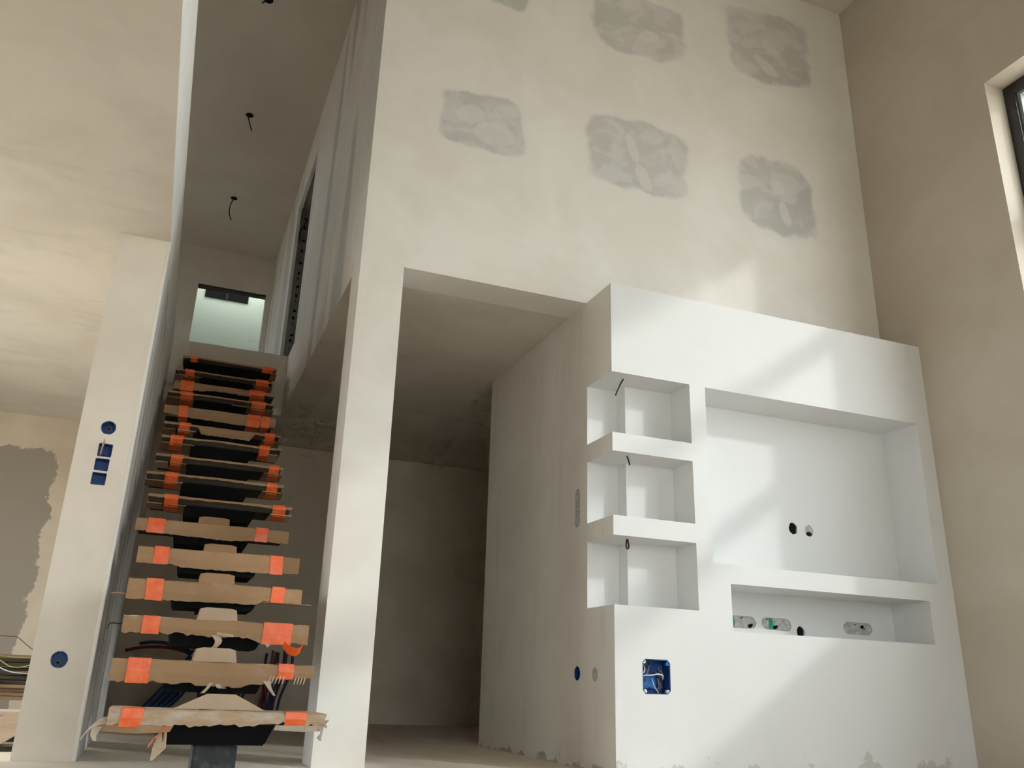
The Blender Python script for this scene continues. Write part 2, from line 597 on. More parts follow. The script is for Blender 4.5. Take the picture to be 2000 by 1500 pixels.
struct(boxes('wall_left', [(-5.0, -4.8, YR - .25, -.5, 0, 3.6), (-5.0, -4.8, 2.9, 7.2, 0, 3.6), (-5.0, -4.8, -.5, 2.9, 2.1, 3.6),
                           (-5.0, -4.8, YR - .25, 7.2, 4.7, ZC), (-5.0, -4.8, YR - .25, 3.0, 3.6, 4.7), (-5.0, -4.8, 4.4, 7.2, 3.6, 4.7)], M['plaster']), 'outer wall at the far left')
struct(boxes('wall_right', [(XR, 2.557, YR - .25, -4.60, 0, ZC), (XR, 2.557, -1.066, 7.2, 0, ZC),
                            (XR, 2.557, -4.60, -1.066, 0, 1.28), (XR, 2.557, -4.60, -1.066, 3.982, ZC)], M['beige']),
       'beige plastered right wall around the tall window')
struct(boxes('wall_rear', [(-4.8, -2.4, YR - .25, YR, 0, ZC), (.4, XR, YR - .25, YR, 0, ZC), (-2.4, .4, YR - .25, YR, 2.25, ZC)], M['plaster']),
       'wall behind the viewer around the added glazed door')
struct(boxes('wall_stairwell', [(XP, -1.105, .243, 2.80, Z1, ZC), (XP, -1.105, 2.80, 3.20, Z1, Z2), (XP, -1.105, 4.02, YF, Z2, ZC), (XP, -1.105, 2.80, 4.02, 5.0, ZC)], [M['streak_right'], M['hall']]),
       'streaked stairwell wall hanging right of the stairs')
struct(boxes('wall_landing', [(-4.8, -2.233, YF, YF + .12, Z2, ZC), (-1.415, XR, YF, YF + .12, Z2, ZC),
                              (-2.233, -1.415, YF, YF + .12, 4.91, ZC)], M['hall']), 'dark end wall of the upper landing with a door opening')
struct(boxes('wall_end_room', [(-2.9, -2.8, YF + .12, 6.9, Z2, ZC), (-.75, -.65, YF + .12, 6.9, Z2, ZC)], M['white']), 'side walls of the small room beyond the landing')

struct(boxes('wall_light_blocker', [(-2.56, -2.45, 2.60, YB, 0, Z1)], M['plaster']), 'unseen thin wall added to block light from the left')  # unseen; added to keep left light off the space under the stairs

for p in bpy.data.objects['wall_stairwell'].data.polygons:
    p.material_index = 0 if abs(p.normal.x) > .5 else 1
# stub wall left of the stairs; its stair side shows streaked joint compound
bm = bmesh.new()
quadbox(bm, XC0, XL, YC, 2.60, 0, Z1)
stub = link('wall_stub', bm, [M['stub'], M['streak_left']])
for p in stub.data.polygons:
    p.material_index = 1 if p.normal.x > .5 else 0
struct(stub, 'narrow plastered wall end left of the stairs')
# plaster corner bead along the stair side edge
bm = bmesh.new()
prism_bm(bm, [(-.014, -.0005), (-.010, -.0018), (0.0, -.0030), (.0030, -.0005), (.0018, .020), (-.0005, .024), (-.0002, .0002)],
         lambda u, v, dp: (XL + u, YC + v, dp), 0.0, Z1 - .003)
struct(link('trim_1', bm, M['patched']), 'plastered corner bead down the edge of the wall end')
struct(boxes('shadow_strip', [(-2.233, -1.415, YF - .004, YF + .10, 4.893, 4.912)], M['tread_board']), 'dark strip painted as the shadow gap over the landing door opening')  # solid dark strip stands for the shadow at the door head


# windows ----------------------------------------------------------
def window(name, label, face, a0, a1, z0, z1, at, mull, trans, fw=.07, fd=.08):
    """Framed window; `at` is the near plane of the frame, a0..a1 its run along the wall."""
    root = bpy.data.objects.new(name, None)
    COL.objects.link(root)
    root.location = (at, (a0 + a1) / 2, z0) if face == 'X' else ((a0 + a1) / 2, at, z0)
    struct(root, label)

    def bx(nm, u0, u1, w0, w1, d0, d1, mat, bevel=0.0):
        if face == 'X':
            return boxes(nm, [(at + d0, at + d1, u0, u1, w0, w1)], mat, root, bevel)
        return boxes(nm, [(u0, u1, at - d1, at - d0, w0, w1)], mat, root, bevel)
    bx('frame_head', a0, a1, z1 - fw, z1, 0, fd, M['frame'])
    bx('frame_sill', a0, a1, z0, z0 + fw, 0, fd, M['frame'])
    bx('frame_jamb', a0, a0 + fw, z0 + fw, z1 - fw, 0, fd, M['frame'])
    bx('frame_jamb', a1 - fw, a1, z0 + fw, z1 - fw, 0, fd, M['frame'])
    us = [a0 + fw] + mull + [a1 - fw]
    ws = [z0 + fw] + trans + [z1 - fw]
    for mu in mull:
        bx('mullion', mu - .045, mu + .045, z0 + fw, z1 - fw, .002, fd, M['frame'])
    for i in range(len(us) - 1):
        u0 = us[i] + (.045 if i else 0)
        u1 = us[i + 1] - (.045 if i < len(us) - 2 else 0)
        for tz in trans:
            bx('transom', u0, u1, tz - .05, tz + .05, .002, fd, M['frame'])
        for j in range(len(ws) - 1):
            w0 = ws[j] + (.05 if j else 0)
            w1 = ws[j + 1] - (.05 if j < len(ws) - 2 else 0)
            for nm, q in (('glazing_bead', (u0, u0 + .02, w0, w1)), ('glazing_bead', (u1 - .02, u1, w0, w1)),
                          ('glazing_bead', (u0 + .02, u1 - .02, w1 - .02, w1)), ('glazing_bead', (u0 + .02, u1 - .02, w0, w0 + .02))):
                bx(nm, *q, .022, .058, M['gasket'])
            bx('pane', u0 + .021, u1 - .021, w0 + .021, w1 - .021, .037, .043, M['glass'])
    return root


window('window_1', 'tall dark framed window set deep in the right wall', 'X', -4.60, -1.066, 1.28, 3.982, XR + .15, [-3.20], [2.30, 3.05])
window('added_window_2', 'unseen dark framed glazed door added behind the viewer for light', 'Y', -2.4, .4, 0, 2.25, YR - .08, [-1.0], [])  # unseen; added and placed for its light on the front surfaces
window('added_window_3', 'unseen dark framed patio doors added in the far left wall for light', 'X', -.5, 2.9, 0, 2.1, -4.92, [1.2], [])  # unseen; added to brighten the low ceiling and left wall
window('added_window_4', 'unseen dark framed gallery window added upstairs at the far left for light', 'X', 3.0, 4.4, 3.6, 4.7, -4.92, [], [])  # unseen; added to brighten the stairwell and upper ceiling


# ------------------------------------------------------------------ media wall with niches
def heightfield(xs, zs, depth, back):
    """Closed block whose front lies at y = depth(i, j) in cell (i, j)."""
    bm = bmesh.new()
    cache = {}

    def V(x, y, z):
        k = (round(x, 5), round(y, 5), round(z, 5))
        if k not in cache:
            cache[k] = bm.verts.new(k)
        return cache[k]

    def F(*ps):
        bm.faces.new([V(*p) for p in ps])
    nx, nz = len(xs) - 1, len(zs) - 1
    dep = lambda i, j: depth(i, j) if 0 <= i < nx and 0 <= j < nz else back
    for i in range(nx):
        for j in range(nz):
            d = dep(i, j)
            F((xs[i], d, zs[j]), (xs[i + 1], d, zs[j]), (xs[i + 1], d, zs[j + 1]), (xs[i], d, zs[j + 1]))
            F((xs[i], back, zs[j]), (xs[i], back, zs[j + 1]), (xs[i + 1], back, zs[j + 1]), (xs[i + 1], back, zs[j]))
    ys = sorted({back} | {dep(i, j) for i in range(nx) for j in range(nz)})

    def levels(a, b):
        lo, hi = min(a, b), max(a, b)
        q = [y for y in ys if lo - 1e-9 <= y <= hi + 1e-9]
        return list(zip(q, q[1:]))
    for i in range(nx + 1):
        for j in range(nz):
            for (p, q) in levels(dep(i - 1, j), dep(i, j)):
                F((xs[i], p, zs[j]), (xs[i], q, zs[j]), (xs[i], q, zs[j + 1]), (xs[i], p, zs[j + 1]))
    for i in range(nx):
        for j in range(nz + 1):
            for (p, q) in levels(dep(i, j - 1), dep(i, j)):
                F((xs[i], p, zs[j]), (xs[i + 1], p, zs[j]), (xs[i + 1], q, zs[j]), (xs[i], q, zs[j]))
    return bm


XS, XT1, XT2, XL1, XL2 = .4827, .5825, 2.1008, .6816, 2.0185
ZT1, ZT2, ZL1, ZL2 = 1.9738, 1.0076, .9097, .6726
S1T, S1B, S2T, S2B, S3T, S3B = 1.9758, 1.6382, 1.5381, 1.2024, 1.1024, .7628
XN, YN = .187, -.105                         # step in the depth of the corner niches
xs = sorted({0, XN, XS, XT1, XL1, XL2, XT2, XR})
zs = sorted({0, ZL2, S3B, ZL1, ZT2, S1T, ZT1, Z1})


def media_depth(i, j):
    cx, cz = (xs[i] + xs[i + 1]) / 2, (zs[j] + zs[j + 1]) / 2
    if cx < XS and S3B < cz < S1T:
        return -.009 if cx < XN else YN
    if XT1 < cx < XT2 and ZT2 < cz < ZT1:
        return -.02
    if XL1 < cx < XL2 and ZL2 < cz < ZL1:
        return -.014
    return -D


media = thing('media_wall', 'white plasterboard media wall with screen recess and three open corner niches', 'wall unit', (1.1, -D, 0))
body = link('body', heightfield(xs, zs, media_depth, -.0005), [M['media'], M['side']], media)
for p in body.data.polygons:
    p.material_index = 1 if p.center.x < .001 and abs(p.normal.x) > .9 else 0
for (za, zb) in ((S2T, S1B), (S3T, S2B)):
    sh_ = boxes('shelf', [(0, XS, -D, YN, za, zb), (0, XN, YN, -.009, za, zb)], [M['white'], M['side']], media)
    for p in sh_.data.polygons:
        p.material_index = 1 if p.center.x < .001 else 0  # white shelf ends in shade, the shade put into the colour

# recesses: real holes in the walls, then the boxes that sit in them
fittings = []


def fitting(host, face, c, kind, hw, hh, depth, seed, jag=.06):
    prof = ring_pts(kind, hw, hh, jag if kind != 'square' else jag * .5, seed=seed)
    to3 = frame_fn(face, c)
    fittings.append((host, prof, to3, depth))
    return prof, to3


P_tv1 = fitting(body, 'Y', (1.340, -.02, 1.301), 'round', .031, .035, .012, 1)
P_tv2 = fitting(body, 'Y', (1.453, -.02, 1.297), 'round', .031, .034, .008, 2)
P_l1 = fitting(body, 'Y', (.945, -.014, .748), 'slot', .092, .034, .008, 3)
P_l2 = fitting(body, 'Y', (1.177, -.014, .750), 'slot', .100, .034, .008, 4)
P_l3 = fitting(body, 'Y', (1.749, -.014, .756), 'slot', .104, .034, .008, 5)
P_lh = fitting(body, 'Y', (1.339, -.014, .716), 'round', .027, .032, .012, 6)
P_jb = fitting(body, 'Y', (.2255, -D, .437), 'clip', .078, .080, .075, 7, .02)
P_pl = fitting(body, 'X', (0, -.092, .439), 'round', .032, .036, .006, 8)
P_sd = fitting(side, 'X', (0, .111, .444), 'round', .036, .036, .055, 9, .02)
P_sp = fitting(side, 'X', (0, .111, 1.306), 'slot', .032, .106, .006, 10)
P_c1 = fitting(stub, 'Y', (-2.433, YC, 1.467), 'round', .034, .034, .05, 11, .03)
P_s1 = fitting(stub, 'Y', (-2.4285, YC, 1.356), 'square', .031, .032, .05, 12, .08)
P_s2 = fitting(stub, 'Y', (-2.431, YC, 1.286), 'square', .031, .030, .05, 13, .08)
P_s3 = fitting(stub, 'Y', (-2.4325, YC, 1.217), 'square', .032, .030, .05, 14, .08)
P_c2 = fitting(stub, 'Y', (-2.448, YC, .407), 'round', .035, .036, .05, 15, .03)
for host in (body, side, stub):
    cut(host, [(p, t3, d) for h, p, t3, d in fittings if h is host])

o = plug('wall_hole', P_tv1[0], P_tv1[1], .0105, .0118, M['hole'])
tag(o, 'black cable hole in the screen recess, left of the grey plugged hole', 'wall hole')
r = thing('plugged_hole', 'grey plugged round hole with black lower edge in the screen recess', 'wall hole', P_tv2[1](0, 0, 0))
plug('filler', P_tv2[0], P_tv2[1], .005, .0078, M['plug'], r)
bm = bmesh.new()
prism_bm(bm, [(.021 * math.cos(a) * 1.0 + .002, -.018 + .013 * math.sin(a)) for a in [k * math.pi / 6 for k in range(12)]], P_tv2[1], .0042, .0052)
link('gap', bm, M['hole'], r)
o = plug('wall_hole', P_lh[0], P_lh[1], .0105, .0118, M['hole'])
tag(o, 'small black hole at the floor of the long low niche', 'wall hole')
for (P, lab, gx, dx) in ((P_l1, 'oblong socket cutout at the left end of the low niche, green tape at its edge', -.06, .055),
                         (P_l2, 'oblong socket cutout with green tape, second from left in the low niche', -.035, -.01),
                         (P_l3, 'oblong grey socket cutout without tape at the right of the low niche', None, .035)):
    r = thing('socket_cutout', lab, 'socket cutout', P[1](0, 0, 0), 'cutouts in the low niche')
    plug('filler', P[0], P[1], .004, .0078, M['plug'], r)
    if gx is not None:
        bm = bmesh.new()
        prism_bm(bm, [(gx - .013, -.026), (gx + .010, -.028), (gx + .016, -.005), (gx + .008, .029), (gx - .014, .029)], P[1], .0022, .0042)
        link('green_tape', bm, M['green'], r)
    for (ax_, az, rr) in ((dx, -.018 if gx is not None else .012, .014), (dx + .012, -.012 if gx is not None else .004, .009)):
        bm = bmesh.new()
        prism_bm(bm, [(ax_ + rr * math.cos(k * math.pi / 4), az + .75 * rr * math.sin(k * math.pi / 4)) for k in range(8)], P[1], .0030, .0041)
        link('gap', bm, M['hole'], r)
    to3 = P[1]
    tube('wire', [to3(dx + .005, .004, .003), to3(dx + .03, .010, -.002), to3(dx + .048, .001, -.004), to3(dx + .035, -.006, -.001)], .0016, M['w_white'], r, 6, 4)
    tube('wire', [to3(dx - .06, .018, .003), to3(dx - .052, .024, -.003), to3(dx - .045, .026, -.001)], .0022, M['cable'], r, 6, 4)

r = thing('junction_box', 'large blue junction box full of wires low on the media wall', 'junction box', (.2255, -D, .357))
cup('box_liner', P_jb[0], P_jb[1], .073, M['blue'], r)
to3 = P_jb[1]
for (u, v) in ((-.066, .068), (.066, .062), (-.062, -.068), (.064, -.068)):
    bm = bmesh.new()
    prism_bm(bm, [(u + .010 * math.cos(k * math.pi / 5), v + .010 * math.sin(k * math.pi / 5)) for k in range(10)], to3, .002, .020)
    link('screw_lug', bm, M['w_white'] if v < 0 or u < 0 else M['blue_lit'], r)
for (u, v) in ((-.034, .058), (-.008, .060), (.056, .036), (.052, -.040), (-.036, -.066)):
    bm = bmesh.new()
    ring = [(math.cos(k * math.pi / 6), math.sin(k * math.pi / 6)) for k in range(12)]
    pts = [to3(u + .011 * a, v + .011 * b, .061) for a, b in ring]
    tube_bm(bm, pts + [pts[0]], .0022, 6, 2)
    link('knockout_ring', bm, M['w_grey'], r, True)
for (m, rad, pts) in (('w_white', .0035, [(-.078, -.008, .03), (-.055, .004, .02), (-.02, .006, .008), (.012, .012, .004), (.04, .006, .012), (.056, -.012, .04)]),
                      ('w_white', .0035, [(-.070, .005, .045), (-.055, .018, .028), (-.042, .035, .04), (-.036, .058, .066)]),
                      ('w_grey', .0022, [(-.008, .06, .066), (-.025, .038, .03), (-.045, .008, .02), (-.050, -.02, .03)]),
                      ('w_brown', .0020, [(-.034, .058, .066), (-.03, .02, .03), (-.048, -.002, .02), (-.046, -.03, .03)]),
                      ('w_grey', .0022, [(.018, .040, .02), (.035, .022, .012), (.052, .002, .02), (.066, -.012, .05)]),
                      ('w_white', .0017, [(-.020, -.010, .01), (-.012, -.040, .005), (.010, -.072, .008), (.016, -.078, .02)]),
                      ('w_grey', .0020, [(.010, -.006, .012), (.016, -.035, .006), (.010, -.070, .012)]),
                      ('w_brown', .0020, [(.016, -.006, .012), (.026, -.030, .006), (.022, -.055, .006), (.012, -.076, .012)]),
                      ('w_grey', .0022, [(-.074, -.022, .03), (-.05, -.034, .015), (-.028, -.042, .012), (-.010, -.052, .02)]),
                      ('w_blue', .0022, [(-.010, .034, .03), (.010, .018, .014), (.03, .004, .018), (.05, -.008, .04)]),
                      ('w_blue', .0022, [(-.030, -.048, .02), (-.008, -.056, .010), (.016, -.052, .012), (.018, -.030, .02)]),
                      ('w_brown', .0018, [(.0, .03, .03), (.006, .018, .012), (.020, .002, .012), (.04, -.006, .03)])):
    tube('wire', [to3(*q) for q in pts], rad, M[m], r, 6, 5)
boxes('terminal_block', [(.2255 - .050, .2255 + .020, -D + .045, -D + .066, .437 - .055, .437 - .002)], M['blue_lit'], r, .003)

o = plug('plugged_hole', P_pl[0], P_pl[1], .001, .0058, M['plug'])
tag(o, 'pale grey plugged hole on the side of the media wall', 'wall hole')
o = cup('socket_box', P_sd[0], P_sd[1], .053, M['blue'])
tag(o, 'open dark round socket box low on the passage wall', 'socket box')
o = plug('filled_cutout', P_sp[0], P_sp[1], .001, .0058, M['plug'])
tag(o, 'tall oblong rough filler patch on the passage wall beside the niches', 'filled cutout')

for (P, lab, grp) in ((P_c1, 'round blue switch box above the square ones on the wall end', None),
                      (P_c2, 'lone round blue socket box low on the wall end', None)):
    r = thing('round_wall_box', lab, 'wall box', P[1](0, 0, 0))
    cup('liner', P[0], P[1], .048, M['blue'], r)
    bm = bmesh.new()
    u0, v0 = (.003, .002) if P is P_c1 else (-.006, -.012)
    prism_bm(bm, [(u0 + .010 * math.cos(k * math.pi / 6), v0 + .010 * math.sin(k * math.pi / 6)) for k in range(12)], P[1], .036, .0425)
    b = link('cable_gland', bm, M['w_grey'], r)
    bm = bmesh.new()
    prism_bm(bm, [(u0 + .006 * math.cos(k * math.pi / 6), v0 + .006 * math.sin(k * math.pi / 6)) for k in range(12)], P[1], .0345, .036)
    link('bore', bm, M['hole'], b)
for (P, lab) in ((P_s1, 'top square blue switch box with a pink wire hanging out'),
                 (P_s2, 'middle of the three square blue switch boxes on the wall end'),
                 (P_s3, 'bottom of the three square blue switch boxes on the wall end')):
    r = thing('square_wall_box', lab, 'wall box', P[1](0, 0, 0), 'square switch boxes')
    cup('liner', P[0], P[1], .048, M['blue'], r, wall=.002)
    bm = bmesh.new()
    pts = [P[1](.004 + .013 * math.cos(k * math.pi / 6), -.004 + .013 * math.sin(k * math.pi / 6), .041) for k in range(12)]
    tube_bm(bm, pts + [pts[0]], .0016, 6, 2)
    link('knockout_ring', bm, M['blue_lit'], r, True)
    if P is P_s1:
        tube('wire', [P[1](-.02, -.03, .03), P[1](-.016, -.015, .004), P[1](-.012, .012, -.016), P[1](-.008, .035, -.022), P[1](-.011, .048, -.02)], .0028, M['w_copper'], r, 6, 6)
        tube('wire', [P[1](-.024, -.03, .03), P[1](-.019, -.014, .004), P[1](-.014, .010, -.012), P[1](-.012, .036, -.024)], .0024, M['w_copper'], r, 6, 6)

# loose cables hanging in the corner niches and from the upper ceiling
for (lab, pts, rad) in (
        ('dark cable curving down from the top corner niche', [(.117, -.22, S1T + .004), (.114, -.22, S1T - .004), (.098, -.222, 1.945), (.078, -.224, 1.905), (.066, -.22, 1.872)], .0042),
        ('short stiff dark cable stub in the middle corner niche', [(.118, -.23, S2T + .004), (.126, -.23, S2T - .004), (.132, -.232, 1.515), (.138, -.234, 1.490)], .0042),
        ('small dark cable loop in the bottom corner niche', [(.130, -.212, S3T + .004), (.131, -.214, 1.088), (.134, -.216, 1.066), (.127, -.218, 1.052), (.119, -.216, 1.064), (.122, -.214, 1.088), (.126, -.212, S3T + .004)], .0042)):
    tag(tube('niche_cable', pts, rad, M['cable']), lab, 'cable', 'cables in the corner niches')
for (lab, x_, y_, ends) in (('nearest dark cable stub at the top of the upper ceiling', -1.997, 1.611, [(0, 0, .02), (-.012, 0, -.01), (-.03, .0, -.03), (-.045, 0, -.05)]),
                            ('middle ceiling cable hanging above the stairs', -1.985, 3.203, [(-.02, 0, .02), (-.012, 0, -.02), (.004, 0, -.07), (.022, 0, -.12), (.042, 0, -.165)]),
                            ('farthest ceiling cable, longest and curved, above the landing', -1.992, 4.838, [(.01, 0, .02), (-.008, 0, -.03), (-.028, 0, -.11), (-.024, 0, -.20), (.006, 0, -.285)])):
    r = thing('ceiling_cable', lab, 'cable', (x_, y_, ZC), 'cables from the upper ceiling')
    tube('cable', [(x_ + a, y_ + b, ZC + c) for a, b, c in ends], .006, M['cable'], r)
    bm = bmesh.new()
    prism_bm(bm, [(.036 * math.cos(k * math.pi / 8), .036 * math.sin(k * math.pi / 8)) for k in range(16)],
             lambda u, v, dp: (x_ + u, y_ + v, ZC - dp), .0006, .006)
    link('hole_edge', bm, M['hole'], r)

# ------------------------------------------------------------------ staircase
# front left x, front right x, y of the front edge, top z of each wrapped tread
TR = [(-2.179, -1.445, -.772, .249), (-2.206, -1.461, -.526, .415), (-2.201, -1.460, -.279, .582), (-2.215, -1.469, -.032, .753),
      (-2.206, -1.462, .215, .924), (-2.245, -1.498, .462, 1.091), (-2.218, -1.467, .709, 1.262), (-2.254, -1.497, .955, 1.432),
      (-2.230, -1.489, 1.202, 1.594), (-2.223, -1.481, 1.449, 1.773), (-2.229, -1.476, 1.696, 1.926), (-2.251, -1.499, 1.943, 2.110),
      (-2.255, -1.502, 2.190, 2.289), (-2.226, -1.482, 2.436, 2.449), (-2.240, -1.490, 2.683, 2.624), (-2.203, -1.451, 2.905, 2.818)]
# front apron of each cover: (fraction along the tread, drop) pairs
APRON = {1: [(0, .055), (.3, .052), (.55, .048), (.8, .035), (1, .045)],
         2: [(0, .082), (.35, .082), (.60, .090), (.78, .070), (.80, .050), (1, .046)],
         3: [(0, .066), (.3, .062), (.45, .070), (.60, .062), (.80, .082), (.9, .070), (1, .085)],
         4: [(0, .088), (.3, .085), (.74, .082), (.76, .062), (1, .066)],
         5: [(0, .078), (.22, .074), (.26, .086), (.7, .088), (1, .078)],
         6: [(0, .062), (.3, .072), (.6, .080), (.8, .066), (1, .068)],
         12: [(0, .06), (.2, .074), (.5, .084), (.75, .084), (1, .07)],
         14: [(0, .075), (.3, .062), (.35, .050), (.75, .046), (.8, .03), (1, .03)],
         11: [(0, .018), (.29, .016), (.31, .062), (.74, .066), (.76, .018), (1, .016)],
         16: [(0, .035), (.1, .016), (1, .025)]}
TAPE = {1: [(.11, .07), (.86, .075)], 2: [(.13, .08), (.85, .06)], 3: [(.145, .066), (.83, .12)], 4: [(.14, .07), (.86, .058)],
        5: [(.14, .065), (.845, .06)], 6: [(.13, .08), (.82, .062)], 7: [(.15, .07), (.90, .07)], 8: [(.18, .07), (.905, .062)],
        9: [(.17, .066), (.93, .062)], 10: [(.13, .076), (.85, .064)], 11: [(.18, .07), (.90, .066)], 12: [(.16, .06), (.80, .09), (.91, .06)],
        13: [(.17, .085), (.86, .10)], 14: [(.13, .095), (.82, .12)], 15: [(.14, .07), (.88, .10)], 16: [(.12, .055), (.90, .09)]}
# flaps folded under the tread ends: (from, to) fractions and depth
FLAP = {7: [(0, .10, .16), (.14, .26, .18), (.85, 1, .20)], 8: [(0, .13, .17), (.19, .26, .15), (.84, 1, .20)],
        9: [(0, .10, .16), (.13, .24, .20), (.85, 1, .20)], 10: [(0, .08, .20), (.10, .27, .20), (.86, .97, .20)],
        11: [(0, .10, .20), (.12, .27, .20), (.84, 1, .20)], 12: [(0, .2, .10), (.7, 1, .12)], 13: [(0, .14, .20), (.15, .25, .22), (.6, 1, .18)],
        14: [(0, .2, .14), (.62, .9, .16)], 15: [(0, .10, .2), (.12, .27, .2), (.8, 1, .22)], 16: [(.93, 1, .18)]}
TDEPTH = .268
stair = thing('staircase', 'floating black steel staircase with cardboard wrapped treads and orange tape', 'staircase', (-1.83, -.6, 0))


def interp(tab, f):
    for (a, ha), (b, hb) in zip(tab, tab[1:]):
        if f <= b:
            return ha + (hb - ha) * (f - a) / max(1e-6, b - a)
    return tab[-1][1]


# post and stepped spine beam
boxes('foot_post', [(-1.885, -1.735, -.70, -.53, 0, .135)], M['black_dusty'], stair, .006)
bm = bmesh.new()
for k in range(15):
    xa, xb, yk, zk = TR[k]
    zn = TR[k + 1][3]
    c = (xa + xb) / 2
    c2 = (TR[k + 1][0] + TR[k + 1][1]) / 2
    quadbox(bm, c - .068, c + .068, yk + .165 + (0 if k else -.05), yk + .46, zk - .112, zn - .113)
quadbox(bm, -1.90, -1.76, 3.07, 3.198, 2.62, 2.74)
link('stringer', bm, M['black'], stair)
for k, (xa, xb, yk, zk) in enumerate(TR, 1):
    c = (xa + xb) / 2
    w = xb - xa
    # steel seat under the tread: shallow tray, narrower below
    hw = .190 if k < 16 else .34
    sh = .112
    bm = bmesh.new()
    prism_bm(bm, [(c - hw, zk - .046), (c - hw + .010, zk - sh + .009), (c - hw + .018, zk - sh), (c + hw - .034, zk - sh), (c + hw - .026, zk - sh + .009), (c + hw, zk - .046)],
             lambda u, v, dp: (u, dp, v), yk + .012, yk + TDEPTH - .02)
    link('tread_seat', bm, M['black'], stair)
    tread = boxes('tread', [(xa + .012, xb - .012, yk + .008, yk + TDEPTH, zk - .045, zk - .008)], M['tread_board'], stair, .003)
    # cardboard: top sheet with a ragged apron over the front
    ap = APRON.get(k, [(0, .018), (.5, .014), (1, .018)])
    bm = bmesh.new()
    N = 44
    rnd = random.Random(100 + k)
    ragamp = {1: .007, 2: .006, 3: .006}.get(k, .0025)
    rows = [[], [], [], [], []]
    for i in range(N + 1):
        f = i / N
        x_ = xa + w * f
        wob = .004 * mnoise.noise((f * 3.1, k * 1.7, 0)) + (.003 * mnoise.noise((f * 9, k, 4)) if k < 4 else 0)
        h = interp(ap, f) + (rnd.uniform(-1, 1) * ragamp if 0 < i < N else 0)
        bow = .006 * mnoise.noise((f * 2.5, k * 3.3, 7))
        rows[0].append((x_, yk + TDEPTH - .005, zk - .004 + wob * .5))
        rows[1].append((x_, yk + .010, zk - .003 + wob))
        rows[2].append((x_, yk - .001 + bow * .3, zk - .006 + wob))
        rows[3].append((x_, yk - .003 + bow, zk - .008 - h * .5 + wob))
        rows[4].append((x_, yk + .000 + bow * 1.4, zk - h + wob))
    sheet_bm(bm, rows, .005)
    link('cardboard_cover', bm, M['card_dusty'] if k == 1 else M['card'], tread)
    # flaps folded back under the ends
    for (fa, fb, dp) in FLAP.get(k, []):
        bm = bmesh.new()
        g = []
        for yy in (0, .5, 1):
            g.append([(xa + w * (fa + (fb - fa) * q) + .012 * (yy * (q - .5)), yk - .002 + dp * yy, zk - .050 - .012 * yy * (1 if fa > .05 and fb < .95 else .3)) for q in (0, .25, .5, .75, 1)])
        sheet_bm(bm, g, .004)
        link('cardboard_flap', bm, M['card_pale'] if (k * 7 + int(fa * 10)) % 3 == 0 else M['card'], tread)
    # orange tape straps
    for q, (fc, tw) in enumerate(TAPE[k]):
        xm = xa + w * fc
        hh = max(interp(ap, max(0, fc - .03)), interp(ap, min(1, fc + .03))) + .004
        sk = rnd.uniform(-.006, .006)
        prof = [(yk + .085, zk + .002), (yk + .02, zk + .003), (yk - .006, zk + .001), (yk - .0085, zk - hh * .5), (yk - .006, zk - hh)]
        if k >= 7:
            prof += [(yk + .02, zk - max(hh, .056) - .002), (yk + .13, zk - max(hh, .060) - .006)]
        bm = bmesh.new()
        g = []
        for m_, (yy, zz) in enumerate(prof):
            g.append([(xm + tw * (t_ - .5) + sk * m_ / 3 + .003 * mnoise.noise((m_, t_ * 3, k)), yy, zz + .002 * mnoise.noise((t_ * 4, k, m_))) for t_ in (0, .2, .4, .6, .8, 1)])
        sheet_bm(bm, g, .0022)
        link('tape', bm, M['tape'], tread)
    if k == 1:
        t1 = tread
    if k == 2:
        t2 = tread
    if k == 3:
        t3 = tread
    if k == 4:
        t4 = tread

# cardboard sleeves round the lower spine
for k in range(1, 7):
    xa, xb, yk, zk = TR[k - 1]
    c = (xa + xb) / 2
    zn = TR[k][3]
    bm = bmesh.new()
    bw = .16 if k == 1 else .080 + .004 * (k < 4)
    prof = [(c - bw, zk + .001), (c - .074, zn - .118 if k > 1 else zn - .124), (c - .050, zn - .1125), (c + .050, zn - .1125),
            (c + .074, zn - .118 if k > 1 else zn - .124), (c + bw, zk + .001)]
    prism_bm(bm, prof, lambda u, v, dp: (u, dp, v), yk + .155 - (.06 if k == 1 else 0), yk + .150 - (.06 if k == 1 else 0))
    link('cardboard_sleeve', bm, M['card_pale'] if k in (1, 2, 3) else M['card'], stair)
    if k > 1:
        for s in (-1, 1):
            bm = bmesh.new()
            g = [[(c + s * bw, yk + .152, zk + .001), (c + s * bw, yk + TDEPTH - .01, zk + .001)], [(c + s * .074, yk + .152, zn - .118), (c + s * .074, yk + TDEPTH - .01, zn - .118)]]
            sheet_bm(bm, g, .004)
            link('cardboard_sleeve', bm, M['card'], stair)
boxes('riser_board', [(-2.172, -1.483, 3.182, 3.199, 2.83, 3.045)], M['hall'], stair)


def scrap(name, parent, pts, widths, mat, th=.003, axis=(1, 0, 0)):
    """Curling strip along pts; width laid along `axis`."""
    bm = bmesh.new()
    ax = Vector(axis).normalized()
    P = catmull(pts, 5)
    g = []
    for i, q in enumerate(P):
        f = i / (len(P) - 1) * (len(widths) - 1)
        a = int(min(f, len(widths) - 2))
        wd = widths[a] + (widths[a + 1] - widths[a]) * (f - a)
        g.append([q - ax * wd / 2, q, q + ax * wd / 2])
    sheet_bm(bm, g, th)
    return link(name, bm, mat, parent)


